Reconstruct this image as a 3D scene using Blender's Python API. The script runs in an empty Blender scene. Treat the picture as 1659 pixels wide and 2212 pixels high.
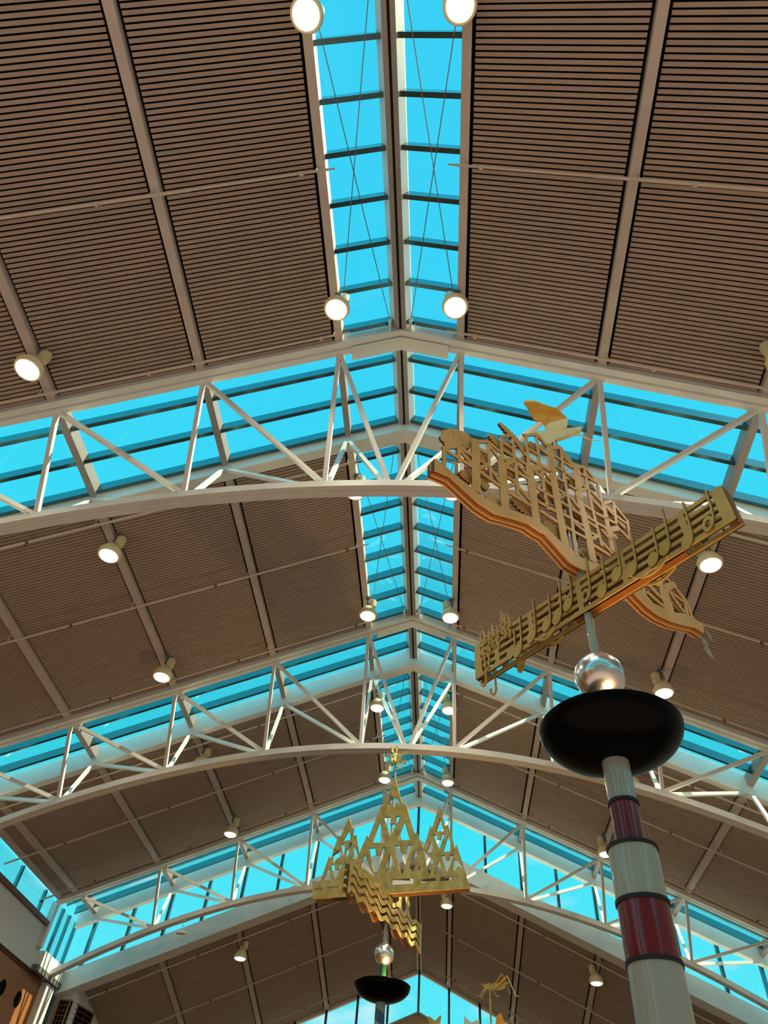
import bpy, math, random
from mathutils import Vector, Matrix
random.seed(7)
SC = bpy.context.scene
COL = SC.collection
ORG = {}          # world position of every thing's base, so that parts are built round it
S = 0.43          # pitch of the roof

# outlines of the cut plates of the sculptures: (along, height) in metres on each plate
T = {"br_low":[[-1.285,3.529],[-1.16,3.557],[-1.041,3.508],[-0.922,3.459],[-0.791,3.451],[-0.643,3.51],[-0.491,3.559],[-0.391,3.547],[-0.34,3.556],[-0.236,
3.482],[-0.132,3.408],[-0.016,3.407],[0.27,3.555],[0.455,3.54],[0.528,3.478],[0.63,3.424],[0.734,3.405],[0.881,3.425],[1.042,3.476],[1.156,3.519],[1.255,
3.519]],"br_up":[[-1.284,3.657],[-1.215,3.645],[-1.114,3.605],[-0.965,3.577],[-0.909,3.548],[-0.727,3.565],[-0.656,3.593],[-0.429,3.66],[-0.317,3.643],
[-0.292,3.622],[-0.175,3.571],[-0.112,3.57],[-0.007,3.536],[0.051,3.547],[0.386,3.625],[0.521,3.615],[0.636,3.566],[0.702,3.507],[0.869,3.53],[0.933,3.547],
[1.095,3.618],[1.157,3.625],[1.283,3.612]],"br_bars":[[-0.931,4.143,-0.941,3.583,0.07],[-0.682,4.129,-0.692,3.567,0.07],[-0.401,4.272,-0.407,3.628,0.07],
[-0.123,4.756,-0.151,4.287,0.07],[-0.151,4.287,-0.152,3.544,0.07],[0.171,4.715,0.117,4.28,0.07],[0.117,4.28,0.13,3.898,0.07],[0.13,3.898,0.122,3.574,0.07],
[0.408,4.419,0.393,4.094,0.045],[0.393,4.094,0.379,3.85,0.045],[-0.671,4.44,-0.682,4.129,0.026],[-0.395,4.704,-0.408,4.267,0.026],[-1.21,3.838,-1.206,3.628,
0.026],[-1.087,3.958,-1.082,3.79,0.026],[-0.805,4.258,-0.813,3.943,0.026],[-0.808,3.947,-0.804,3.821,0.026],[-0.543,4.559,-0.558,4.242,0.026],[-0.543,4.242,
-0.561,3.818,0.026],[-0.264,4.831,-0.282,4.368,0.026],[-0.267,4.351,-0.273,3.967,0.026],[-0.267,3.972,-0.27,3.868,0.026],[0.012,4.87,-0.016,4.412,0.026],
[-0.016,4.412,-0.024,3.979,0.026],[-0.024,3.979,-0.053,3.523,0.026],[0.276,4.811,0.259,4.535,0.026],[0.259,4.535,0.253,4.175,0.026],[0.253,4.175,0.261,
3.828,0.026],[0.407,4.693,0.394,4.42,0.026],[0.555,4.552,0.512,4.244,0.026],[0.679,4.411,0.64,4.141,0.026],[0.534,4.219,0.646,4.145,0.026],[-1.222,3.828,
-1.092,3.957,0.026],[-1.092,3.957,-0.959,3.956,0.026],[-0.959,4.13,-0.807,4.264,0.026],[-0.807,4.264,-0.686,4.223,0.026],[-0.683,4.433,-0.549,4.565,0.026],
[-0.549,4.565,-0.415,4.405,0.026],[-0.415,4.687,-0.259,4.84,0.026],[-0.259,4.84,-0.126,4.729,0.026],[-0.136,4.745,0.004,4.887,0.026],[0.004,4.887,0.153,
4.716,0.026],[-1.208,3.827,-0.962,3.823,0.026],[-1.078,3.936,-0.962,3.849,0.026],[-0.909,4.093,-0.815,4.102,0.026],[-0.914,3.953,-0.812,3.956,0.026],[-0.809,
4.234,-0.704,4.125,0.026],[-0.913,3.824,-0.711,3.793,0.026],[-0.813,3.943,-0.713,3.828,0.026],[-0.664,4.387,-0.547,4.383,0.026],[-0.66,4.288,-0.406,4.283,
0.026],[-0.56,4.243,-0.423,4.131,0.026],[-0.654,4.084,-0.557,4.094,0.026],[-0.658,3.961,-0.564,3.956,0.026],[-0.545,4.103,-0.41,4.101,0.026],[-0.555,3.936,
-0.414,3.827,0.026],[-0.66,3.794,-0.413,3.79,0.026],[-0.408,4.53,-0.261,4.532,0.026],[-0.411,4.394,-0.149,4.401,0.026],[-0.268,4.664,-0.147,4.627,0.026],
[-0.347,4.26,-0.177,4.211,0.026],[-0.267,4.351,-0.161,4.278,0.026],[-0.354,4.063,-0.147,4.072,0.026],[-0.353,3.896,-0.145,3.907,0.026],[-0.349,3.8,-0.148,
3.782,0.026],[-0.907,3.854,-0.822,3.962,0.026],[-0.647,4.103,-0.562,4.213,0.026],[-0.662,3.836,-0.565,3.942,0.026],[-0.114,4.136,-0.004,4.245,0.026],[-0.357,
4.265,-0.278,4.357,0.026],[-0.649,4.149,-0.543,4.247,0.045],[-0.402,4.265,-0.269,4.378,0.045],[-0.138,4.745,-0.01,4.869,0.045],[0.358,4.061,0.54,4.223,
0.045],[0.358,4.061,0.476,4.062,0.045],[-0.013,4.868,0.155,4.709,0.026],[0.172,4.722,0.279,4.82,0.026],[0.279,4.82,0.411,4.691,0.026],[0.404,4.421,0.531,
4.546,0.026],[0.531,4.546,0.677,4.404,0.026],[0.677,4.404,0.651,4.159,0.026],[-0.097,4.684,0.122,4.682,0.026],[-0.101,4.532,0.12,4.517,0.026],[0.016,4.777,
0.137,4.689,0.026],[-0.109,4.362,0.001,4.382,0.026],[-0.113,4.222,-0.022,4.218,0.026],[-0.111,4.122,-0.003,4.253,0.026],[-0.111,4.073,0.082,4.069,0.026],
[-0.108,3.93,0.091,3.936,0.026],[-0.116,3.786,0.099,3.803,0.026],[0.018,4.373,0.125,4.37,0.026],[0.009,4.221,0.102,4.127,0.026],[0.004,4.067,0.112,4.065,
0.026],[-0.003,3.909,0.108,3.874,0.026],[0.172,4.67,0.287,4.675,0.026],[0.159,4.503,0.273,4.513,0.026],[0.271,4.691,0.411,4.691,0.026],[0.172,4.427,0.27,
4.522,0.026],[0.28,4.502,0.403,4.436,0.026],[0.156,4.227,0.274,4.23,0.026],[0.154,4.037,0.261,4.024,0.026],[0.158,3.907,0.248,3.925,0.026],[0.156,3.837,
0.254,3.934,0.026],[0.157,3.779,0.335,3.777,0.026],[0.16,4.09,0.381,4.1,0.026],[0.277,4.221,0.519,4.254,0.026],[0.305,4.044,0.395,3.971,0.026],[0.25,3.894,
0.366,3.815,0.026],[0.267,4.39,0.394,4.315,0.026],[0.435,4.412,0.541,4.341,0.026],[0.543,4.368,0.668,4.351,0.026],[0.414,4.423,0.541,4.398,0.026],[0.884,
3.916,0.862,3.53,0.055],[0.917,3.773,0.913,3.532,0.055],[0.921,3.785,1.078,3.919,0.055],[0.637,3.73,0.642,3.569,0.026],[1.142,3.799,1.118,3.622,0.026],
[0.934,3.946,1.037,3.905,0.026],[1.037,3.905,1.157,3.798,0.026],[1.157,3.798,1.166,3.621,0.026],[0.688,3.755,0.87,3.764,0.026],[0.699,3.729,0.865,3.616,
0.026],[0.69,3.715,0.81,3.638,0.026],[0.942,3.787,1.146,3.755,0.026],[0.956,3.787,1.083,3.625,0.026],[1.074,3.864,1.135,3.795,0.026],[0.673,3.596,0.853,
3.539,0.026]],"rose":[[-1.223,4.012],[-1.195,4.092],[-1.141,4.165],[-1.085,4.207],[-1.028,4.233],[-0.976,4.243],[-0.935,4.214],[-0.926,4.15],[-0.959,4.081],
[-1.051,4.017],[-1.13,3.95],[-1.174,3.92],[-1.189,3.968],[-1.213,3.974]],"fern":[[[-0.637,4.696],[-0.383,4.535]],[[-0.754,4.445],[-0.638,4.351]],[[-0.315,
4.733],[-0.226,4.667]],[[-0.867,4.048],[-0.784,4.062]],[[-0.868,3.775],[-0.789,3.773]],[[-1.004,3.794],[-0.958,3.693]],[[-0.612,4.105],[-0.529,4.076]],
[[-0.825,3.637],[-0.686,3.655]],[[-0.572,3.824],[-0.393,3.744]],[[-0.433,4.39],[-0.375,4.393]],[[-0.262,4.105],[-0.197,4.008]],[[-0.236,4.22],[-0.133,4.215]],
[[-0.635,4.398],[-0.538,4.347]],[[-0.186,4.3],[-0.128,4.219]],[[-0.27,4.113],[-0.217,4.073]],[[-0.294,3.745],[-0.129,3.669]],[[-0.181,4.149],[-0.113,4.089]],
[[0.215,4.255],[0.289,4.216]],[[0.464,4.465],[0.565,4.326]],[[0.324,4.385],[0.419,4.348]],[[0.061,3.688],[0.14,3.669]],[[0.22,3.808],[0.27,3.724]],[[0.066,
3.983],[0.14,3.92]],[[-0.045,3.982],[-0.028,3.881]],[[0.726,3.655],[0.848,3.616]],[[0.808,3.611],[0.9,3.601]],[[1.049,3.747],[1.125,3.679]],[[-0.619,4.456],
[-0.53,4.442]],[[-0.054,4.206],[-0.002,4.096]],[[-0.159,4.363],[-0.103,4.265]],[[0.11,4.542],[0.166,4.439]],[[-0.873,3.898],[-0.782,3.905]],[[-0.053,4.424],
[0.016,4.348]],[[0.056,4.122],[0.134,4.068]],[[0.492,4.379],[0.562,4.313]],[[0.637,4.459],[0.685,4.346]],[[0.327,4.87],[0.36,4.743]]],"tail":[[[1.322,3.588],
[1.357,3.502]],[[1.236,3.5],[1.319,3.457]],[[1.294,3.496],[1.362,3.369]],[[1.319,3.457],[1.379,3.386]]],"bird_body":[[-0.166,5.094],[-0.055,5.126],[0.083,
5.187],[0.14,5.205],[0.271,5.254],[0.264,5.219],[0.201,5.168],[0.151,5.12],[0.033,5.035],[-0.055,4.921],[-0.136,4.898],[-0.108,4.965],[-0.11,5.007],[-0.149,
5.05]],"bird_wing":[[-0.055,5.126],[-0.065,5.181],[-0.093,5.234],[-0.163,5.249],[-0.196,5.321],[-0.212,5.389],[-0.236,5.487],[-0.235,5.54],[-0.213,5.587],
[-0.202,5.581],[-0.183,5.613],[-0.173,5.596],[-0.153,5.621],[-0.13,5.617],[-0.121,5.591],[-0.089,5.571],[-0.059,5.519],[0.021,5.474],[0.059,5.456],[0.085,
5.39],[0.124,5.337],[0.14,5.291],[0.126,5.201],[0.024,5.151]],"wing_root_lit":[[-0.055,5.126],[-0.065,5.181],[-0.034,5.221],[0.036,5.255],[0.124,5.298],[0.139,
5.289],[0.126,5.201],[0.024,5.151]],"wing_tip_lit":[[-0.236,5.487],[-0.235,5.54],[-0.213,5.587],[-0.202,5.581],[-0.183,5.613],[-0.173,5.596],[-0.153,5.621],
[-0.13,5.617],[-0.121,5.591],[-0.089,5.571],[-0.079,5.546],[-0.124,5.563],[-0.177,5.547],[-0.213,5.518]],"bird_leg":[[0.129,5.115],[0.232,5.155],[0.292,
5.12],[0.331,5.088],[0.414,5.102]],"rod_top":[0.015,5.045],"mus":[[-1.033,3.086],[-1.05,3.35],[-0.005,3.059],[-0.071,3.373],[1.086,3.093],[1.099,3.374]],
"stems":[[[-0.598,3.252],[-0.607,3.065]],[[-0.537,3.339],[-0.545,3.046]],[[-0.396,3.402],[-0.409,3.091]],[[-0.255,3.368],[-0.268,3.108]],[[-0.15,3.425],
[-0.172,3.111]],[[-0.057,3.419],[-0.069,3.163]],[[0.103,3.467],[0.083,3.142]],[[0.221,3.396],[0.207,3.105]],[[0.347,3.474],[0.337,3.158]],[[0.47,3.436],
[0.448,3.117]],[[0.619,3.349],[0.604,3.094]],[[0.718,3.44],[0.694,3.119]],[[0.857,3.383],[0.838,3.068]],[[1.012,3.355],[0.99,3.098]]],"clef":[[-0.945,3.46],
[-0.967,3.42],[-0.956,3.32],[-0.923,3.21],[-0.933,3.11],[-0.962,3.086],[-0.987,3.155],[-0.989,3.222],[-0.948,3.29],[-0.933,3.4],[-0.945,3.46]],"m_center":{"o":[[0.017,
6.371],[0.186,5.855],[0.233,5.835],[0.251,5.857],[0.28,5.769],[0.439,5.292],[0.461,5.304],[0.48,5.342],[0.515,5.246],[0.592,5.04],[0.628,4.91],[0.718,4.604],
[0.25,4.62],[-0.25,4.598],[-0.461,4.612],[-0.691,4.644],[-0.556,5.046],[-0.453,5.305],[-0.445,5.361],[-0.404,5.301],[-0.234,5.791],[-0.22,5.877],[-0.182,
5.833]],"h":[[[-0.04,6.007],[0.061,5.969],[0.146,5.832],[0.081,5.879],[0.036,5.81],[-0.011,5.889],[-0.066,5.781],[-0.059,5.881]],[[-0.221,5.553],[-0.118,
5.214],[-0.308,5.224]],[[-0.13,5.629],[-0.02,5.625],[0.002,5.513],[0.07,5.513],[0.077,5.622],[0.152,5.621],[0.009,5.315]],[[0.241,5.513],[0.345,5.217],
[0.152,5.224]],[[-0.436,5.0],[-0.361,4.857],[-0.211,4.67],[-0.215,4.647],[-0.498,4.831]],[[-0.359,5.11],[-0.257,5.108],[-0.234,5.003],[-0.166,4.992],[-0.142,
5.103],[-0.076,5.106],[-0.166,4.831],[-0.217,4.67]],[[0.018,5.007],[0.098,4.811],[-0.07,4.707]],[[0.098,5.111],[0.183,5.112],[0.217,5.01],[0.298,4.987],
[0.31,5.106],[0.394,5.112],[0.242,4.665]],[[0.472,5.033],[0.504,4.92],[0.449,4.712],[0.372,4.713]],[[0.551,4.779],[0.572,4.707],[0.526,4.707]]]},"m_right":{"o":[[0.867,
5.756],[0.971,5.395],[1.022,5.399],[1.073,5.258],[1.145,5.008],[1.174,5.069],[1.334,4.566],[0.718,4.596],[0.784,4.84],[0.644,4.977],[0.597,5.027],[0.702,
5.371],[0.712,5.419],[0.744,5.367]],"h":[[[0.881,5.529],[0.944,5.314],[0.81,5.324]],[[0.77,5.259],[0.835,5.253],[0.85,5.182],[0.896,5.171],[0.913,5.255],
[0.966,5.259],[0.879,5.034]],[[0.731,5.158],[0.766,5.035],[0.744,4.981],[0.658,4.98]],[[1.023,5.198],[1.069,5.104],[1.073,4.976],[0.951,4.976]],[[0.874,
4.833],[0.943,4.633],[0.806,4.634]],[[0.922,4.904],[0.984,4.904],[0.998,4.841],[1.043,4.827],[1.06,4.895],[1.114,4.9],[1.013,4.628]],[[1.131,4.822],[1.184,
4.81],[1.279,4.686],[1.192,4.72],[1.148,4.659],[1.109,4.686]]]},"m_left":{"o":[[-0.826,5.74],[-0.694,5.351],[-0.664,5.393],[-0.55,5.028],[-0.487,4.854],
[-0.435,4.616],[-1.243,4.616],[-1.131,5.06],[-1.093,5.008],[-0.993,5.432],[-0.957,5.374]],"h":[[[-0.807,5.471],[-0.744,5.305],[-0.892,5.307]],[[-0.918,
5.243],[-0.863,5.249],[-0.827,5.161],[-0.785,5.157],[-0.776,5.244],[-0.721,5.25],[-0.791,5.009],[-0.84,5.013]],[[-1.043,5.178],[-0.946,5.133],[-0.88,5.059],
[-0.971,5.011],[-1.021,4.954],[-1.048,5.066]],[[-0.676,5.198],[-0.569,4.98],[-0.693,4.99]],[[-1.119,4.842],[-1.034,4.637],[-1.178,4.639]],[[-1.064,4.908],
[-1.014,4.907],[-0.984,4.83],[-0.929,4.826],[-0.917,4.903],[-0.871,4.906],[-0.956,4.662]],[[-0.802,4.829],[-0.743,4.648],[-0.878,4.635]]]},"m_base":{"o":[[-1.317,
4.363],[0.089,4.366],[1.409,4.368],[1.352,4.516],[1.33,4.601],[0.742,4.62],[0.07,4.637],[-0.644,4.649],[-1.365,4.644]],"h":[[[-1.324,4.528],[-1.161,4.529],
[-1.158,4.509],[-1.32,4.504]],[[-1.08,4.536],[-0.858,4.539],[-0.855,4.516],[-1.077,4.512]],[[0.088,4.581],[0.456,4.579],[0.46,4.489],[0.094,4.496]],[[0.604,
4.552],[0.834,4.564],[0.839,4.512],[0.601,4.496]],[[0.917,4.567],[1.131,4.564],[1.144,4.5],[0.905,4.5]]]},"waves":[[[-1.602,4.157],[-1.438,4.191],[-1.255,
4.168],[-1.07,4.24],[-0.896,4.195],[-0.65,4.256],[-0.406,4.257],[-0.257,4.263]],[[-1.582,4.087],[-1.481,4.111],[-1.294,4.067],[-1.04,4.124],[-0.841,4.064],
[-0.575,4.138],[-0.376,4.122],[-0.092,4.199],[0.163,4.215],[0.337,4.285],[0.615,4.247],[0.859,4.304],[1.205,4.308],[1.466,4.377]],[[-1.565,3.955],[-1.442,
3.972],[-1.236,3.934],[-1.052,3.994],[-0.813,3.949],[-0.548,4.021],[-0.349,3.995],[-0.068,4.077],[0.136,4.083],[0.359,4.159],[0.61,4.111],[0.876,4.182],
[1.193,4.167],[1.48,4.251]],[[-1.55,3.833],[-1.407,3.848],[-1.226,3.817],[-0.999,3.875],[-0.785,3.836],[-0.568,3.904],[-0.325,3.886],[-0.091,3.941],[0.159,
3.961],[0.382,4.027],[0.658,3.978],[0.863,4.077],[1.18,4.045],[1.493,4.126]],[[-1.516,3.786],[-1.22,3.796],[-0.994,3.771],[-0.778,3.808],[-0.501,3.818],
[-0.22,3.851],[-0.026,3.868],[0.229,3.864],[0.427,3.92],[0.7,3.886],[0.969,3.929],[1.257,3.894],[1.514,3.938]]],"gear":[[0.584,4.441],[0.854,4.537],[0.562,
4.581]],"leaf2":[[-0.629,4.539],[-0.54,4.414],[-0.426,4.466],[-0.479,4.362],[-0.561,4.29],[-0.792,4.251],[-0.664,4.316]],"snow":[[-0.017,6.792],[-0.003,
6.392],[0.216,6.761]],"g_body":[[-0.203,5.498],[-0.062,5.541],[0.047,5.529],[0.285,5.583],[0.485,5.595],[0.336,5.515],[0.36,5.47],[0.276,5.418],[0.131,
5.397],[-0.067,5.397],[-0.157,5.415],[-0.202,5.436]],"g_femur":[[0.07,5.437],[0.231,5.587],[0.394,5.739],[0.42,5.712],[0.285,5.575],[0.115,5.439]],"g_femur2":[[0.047,
5.545],[0.161,5.646],[0.26,5.792],[0.292,5.773],[0.198,5.648],[0.083,5.531]],"g_lines":[[[0.402,5.724],[0.591,5.299],[0.662,5.291]],[[0.277,5.78],[0.36,
5.626],[0.452,5.36],[0.488,5.357]],[[-0.139,5.408],[-0.25,5.324],[-0.271,5.246],[-0.343,5.231]],[[-0.121,5.402],[-0.215,5.295],[-0.226,5.233],[-0.272,5.212]],
[[-0.013,5.4],[0.091,5.314],[0.115,5.259],[0.187,5.267]],[[0.005,5.394],[0.054,5.297],[0.09,5.284]],[[-0.209,5.498],[-0.297,5.571]],[[-0.209,5.494],[-0.3,
5.495]]],"g_rod":[[-0.04,5.399],[-0.043,4.693]],"g_cres":[[-1.561,4.759],[-1.399,4.666],[-1.268,4.792],[-1.249,4.749],[-1.274,4.629],[-1.327,4.568],[-1.485,
4.558],[-1.567,4.64]],"g_cres2":[[-0.682,4.829],[-0.638,4.758],[-0.516,4.692],[-0.321,4.77],[-0.321,4.631],[-0.711,4.607]],"g_leaf":[[0.087,4.847],[0.197,
4.943],[0.246,4.872],[0.261,4.814],[0.308,4.729],[0.287,4.655],[0.06,4.641]],"g_tips":[[[0.599,4.828],[0.593,4.689]],[[1.161,4.812],[1.156,4.725]],[[-0.12,
4.739],[-0.106,4.645]]]}
CAMP = (1488.674512,0.853275,-0.138376,0.113798,0.739355)   # focal length in pixels of a 2212 high frame, pitch, yaw, roll, x

# ------------------------------------------------------------------ helpers
class MB:
    def __init__(self): self.v, self.f, self.m = [], [], []
    def add(self, vs, fs, mi=0):
        b = len(self.v); self.v += [Vector(p) for p in vs]
        self.f += [tuple(b + i for i in f) for f in fs]; self.m += [mi] * len(fs); return self
    def hexa(self, p, mi=0):      # 8 points: bottom ring 0-3, top ring 4-7
        return self.add(p, [(0,3,2,1),(4,5,6,7),(0,1,5,4),(1,2,6,5),(2,3,7,6),(3,0,4,7)], mi)
    def box(self, a, b, mi=0):
        x0,y0,z0 = a; x1,y1,z1 = b
        return self.hexa([(x0,y0,z0),(x1,y0,z0),(x1,y1,z0),(x0,y1,z0),(x0,y0,z1),(x1,y0,z1),(x1,y1,z1),(x0,y1,z1)], mi)
    def bar(self, p, q, w, h, up=(0,0,1), mi=0):
        p, q = Vector(p), Vector(q); d = (q-p).normalized(); u = Vector(up)
        s = d.cross(u)
        if s.length < 1e-4: s = d.cross(Vector((0,1,0)))
        s.normalize(); u = s.cross(d).normalized(); s *= w/2; u *= h/2
        return self.hexa([p-s-u,p+s-u,p+s+u,p-s+u,q-s-u,q+s-u,q+s+u,q-s+u], mi)
    def tube(self, pts, r, n=10, mi=0, cap=True):
        pts = [Vector(p) for p in pts]; rs = r if isinstance(r,(list,tuple)) else [r]*len(pts)
        rings = []; ref = None
        for i,p in enumerate(pts):
            a = pts[max(i-1,0)]; c = pts[min(i+1,len(pts)-1)]; d = (c-a).normalized()
            if ref is None: ref = Vector((0,0,1)) if abs(d.z) < .9 else Vector((1,0,0))
            s = d.cross(ref).normalized(); t = s.cross(d).normalized(); ref = t
            rings.append([p + (s*math.cos(k*2*math.pi/n) + t*math.sin(k*2*math.pi/n))*rs[i] for k in range(n)])
        vs = [q for g in rings for q in g]; fs = []
        for i in range(len(pts)-1):
            for k in range(n):
                fs.append((i*n+k, i*n+(k+1)%n, (i+1)*n+(k+1)%n, (i+1)*n+k))
        if cap: fs += [tuple(reversed(range(n))), tuple((len(pts)-1)*n+k for k in range(n))]
        return self.add(vs, fs, mi)
    def lathe(self, c, prof, n=32, mi=0, closed=False):   # prof: (radius, z) list, about a vertical axis
        c = Vector(c); vs = []; fs = []
        for r,z in prof:
            vs += [c + Vector((max(r,1e-4)*math.cos(k*2*math.pi/n), max(r,1e-4)*math.sin(k*2*math.pi/n), z)) for k in range(n)]
        m = len(prof); rng = m if closed else m-1
        for i in range(rng):
            for k in range(n):
                j = (i+1) % m
                fs.append((i*n+k, i*n+(k+1)%n, j*n+(k+1)%n, j*n+k))
        return self.add(vs, fs, mi)
    def gable(self, prof, xs, zf, mi=0):    # sweep a (y, dz) outline along the stations xs; zf(x) lifts it
        m = len(prof); vs = []; fs = []
        for x in xs: vs += [(x, y, zf(x)+dz) for y,dz in prof]
        for i in range(len(xs)-1):
            for k in range(m): fs.append((i*m+k, i*m+(k+1)%m, (i+1)*m+(k+1)%m, (i+1)*m+k))
        fs += [tuple(reversed(range(m))), tuple((len(xs)-1)*m+k for k in range(m))]
        return self.add(vs, fs, mi)
    def build(self, name, mats, parent=None, smooth=False, origin=None):
        o_ = ORG[parent] if parent else Vector(origin or (0,0,0))
        me = bpy.data.meshes.new(name)
        me.from_pydata([tuple(p-o_) for p in self.v], [], self.f)
        if not isinstance(mats,(list,tuple)): mats = [mats]
        for m in mats: me.materials.append(m)
        for p,i in zip(me.polygons, self.m): p.material_index = min(i, len(mats)-1)
        import bmesh
        b = bmesh.new(); b.from_mesh(me); bmesh.ops.recalc_face_normals(b, faces=b.faces); b.to_mesh(me); b.free()
        if smooth:
            for p in me.polygons: p.use_smooth = True
            me.set_sharp_from_angle(angle=math.radians(38))
        ob = bpy.data.objects.new(name, me); COL.objects.link(ob)
        if parent: ob.parent = parent
        else: ob.location = o_
        ORG[ob] = o_
        return ob

def tag(o, label=None, cat=None, group=None, kind=None):
    if label: o['label'] = label
    if cat: o['category'] = cat
    if group: o['group'] = group
    if kind: o['kind'] = kind
    return o
def thing(name, loc, label, cat, group=None, kind=None):
    o = bpy.data.objects.new(name, None); COL.objects.link(o); o.location = loc; o.empty_display_size = .2
    ORG[o] = Vector(loc); return tag(o, label, cat, group, kind)
def copy_tree(o, parent=None):
    c = o.copy(); COL.objects.link(c)
    if parent: c.parent = parent
    ORG[c] = ORG[o]
    for ch in list(o.children): copy_tree(ch, c)
    return c

class Plane:          # an upright plate: u runs along its face, z is height, w stands out of the face
    def __init__(self, P, az, off=0.0):
        a = math.radians(az); self.d = Vector((math.cos(a), math.sin(a), 0)); n = Vector((self.d.y, -self.d.x, 0))
        if n.y > 0: n = -n
        self.n = n; self.P = Vector(P) + n*off
    def at(self, u, z, w=0.0): return self.P + self.d*u + Vector((0,0,z)) + self.n*w

def plate(mb, pl, outline, holes, t, w=0.0, mi=0):
    """a sheet of thickness t cut to an outline with holes, centred at depth w off the plane"""
    cu = bpy.data.curves.new('cut', 'CURVE'); cu.dimensions = '2D'; cu.fill_mode = 'BOTH'; cu.extrude = t/2
    for poly in [outline] + list(holes):
        sp = cu.splines.new('POLY'); sp.points.add(len(poly)-1); sp.use_cyclic_u = True
        for q,(u,z) in zip(sp.points, poly): q.co = (u, z, 0, 1)
    ob = bpy.data.objects.new('cut', cu); COL.objects.link(ob)
    dg = bpy.context.evaluated_depsgraph_get(); dg.update()
    me = bpy.data.meshes.new_from_object(ob.evaluated_get(dg))
    mb.add([pl.at(v.co.x, v.co.y, w + v.co.z) for v in me.vertices], [tuple(p.vertices) for p in me.polygons], mi)
    bpy.data.objects.remove(ob); bpy.data.curves.remove(cu); bpy.data.meshes.remove(me)
    return mb
def plate2(mb, pl, outline, holes, t, w=0.0, deep=.018):   # a face sheet with a darker cut edge behind it
    plate(mb, pl, outline, holes, t, w, 0); plate(mb, pl, outline, holes, deep, w-t/2-deep/2, 1); return mb
def strip2(mb, pl, u0, z0, u1, z1, width, t, w=0.0, deep=.008):
    strip(mb, pl, u0, z0, u1, z1, width, t, w, 0); strip(mb, pl, u0, z0, u1, z1, width, deep, w-t/2-deep/2, 1); return mb
def strip(mb, pl, u0, z0, u1, z1, width, t, w=0.0, mi=0):   # a flat bar in the plate's plane
    p, q = pl.at(u0,z0,w), pl.at(u1,z1,w)
    return mb.bar(p, q, width, t, up=pl.n, mi=mi)
def ell(cx, cz, rx, rz, rot=0, n=20):
    c, s = math.cos(rot), math.sin(rot); r = []
    for k in range(n):
        a = k*2*math.pi/n; x, y = rx*math.cos(a), rz*math.sin(a); r.append((cx+x*c-y*s, cz+x*s+y*c))
    return r

# ------------------------------------------------------------------ materials
def mat(name, col, rough=.5, metal=0., noise=0., nscale=8., bump=0., emit=None, es=0., coat=0., col2=None, aniso=None, spec=None):
    m = bpy.data.materials.new(name); m.use_nodes = True; nt = m.node_tree; b = nt.nodes['Principled BSDF']
    b.inputs['Base Color'].default_value = (*col, 1); b.inputs['Roughness'].default_value = rough; b.inputs['Metallic'].default_value = metal
    if coat: b.inputs['Coat Weight'].default_value = coat; b.inputs['Coat Roughness'].default_value = .06
    if spec is not None: b.inputs['Specular IOR Level'].default_value = spec
    if emit: b.inputs['Emission Color'].default_value = (*emit, 1); b.inputs['Emission Strength'].default_value = es
    if noise or bump:
        tc = nt.nodes.new('ShaderNodeTexCoord'); mp = nt.nodes.new('ShaderNodeMapping'); nz = nt.nodes.new('ShaderNodeTexNoise')
        if aniso: mp.inputs['Scale'].default_value = aniso
        nz.inputs['Scale'].default_value = nscale; nz.inputs['Detail'].default_value = 4
        nt.links.new(tc.outputs['Object'], mp.inputs['Vector']); nt.links.new(mp.outputs['Vector'], nz.inputs['Vector'])
        if noise:
            cr = nt.nodes.new('ShaderNodeValToRGB'); e = cr.color_ramp.elements
            c2 = col2 or tuple(c*(1-noise) for c in col)
            e[0].position = .3; e[0].color = (*c2, 1); e[1].position = .7; e[1].color = (*[min(1, c*(1+noise*.4)) for c in col], 1)
            nt.links.new(nz.outputs['Fac'], cr.inputs['Fac']); nt.links.new(cr.outputs['Color'], b.inputs['Base Color'])
        if bump:
            bp = nt.nodes.new('ShaderNodeBump'); bp.inputs['Strength'].default_value = bump; bp.inputs['Distance'].default_value = .01
            nt.links.new(nz.outputs['Fac'], bp.inputs['Height']); nt.links.new(bp.outputs['Normal'], b.inputs['Normal'])
    return m
M = {}
M['white']  = mat('white_steel_paint', (.74,.75,.70), .42, noise=.05, nscale=5)
M['frame']  = mat('skylight_frame_paint', (.62,.60,.56), .4, noise=.06, nscale=4)
M['bar']    = mat('anodised_glazing_bar', (.085,.17,.185), .22, .85, noise=.06, nscale=6)
M['rafter'] = mat('rafter_paint', (.30,.27,.25), .4, .1, noise=.06, nscale=6)
M['trim']   = mat('taupe_batten_paint', (.58,.49,.43), .5, noise=.08, nscale=6)
M['slat']   = mat('ceiling_slat', (.42,.315,.25), .6, noise=.12, nscale=3, aniso=(1,6,1))
M['back']   = mat('black_backing', (.004,.004,.004), .95, noise=.2, spec=.1)
M['slot']   = mat('dark_slot', (.008,.008,.010), .8, noise=.2, spec=.2)
M['roof']   = mat('roof_deck', (.35,.34,.33), .8, noise=.1)
M['pipe']   = mat('pipe_paint', (.62,.52,.43), .45, noise=.05)
M['brass']  = mat('brass_fitting', (.25,.17,.09), .4, .6, noise=.1)
M['cable']  = mat('steel_cable', (.22,.23,.24), .35, .8, noise=.1, nscale=60)
M['lampw']  = mat('lamp_enamel', (.80,.70,.42), .35, noise=.04, coat=.3)
M['black']  = mat('black_rubber', (.004,.004,.004), .6, noise=.1)
M['lens']   = mat('lamp_lens', (.9,.88,.82), .2, emit=(1,.95,.86), es=10, noise=.02)
M['refl']   = mat('lamp_reflector_glow', (.9,.85,.82), .2, emit=(1,.86,.80), es=1.0, noise=.02)
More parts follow.
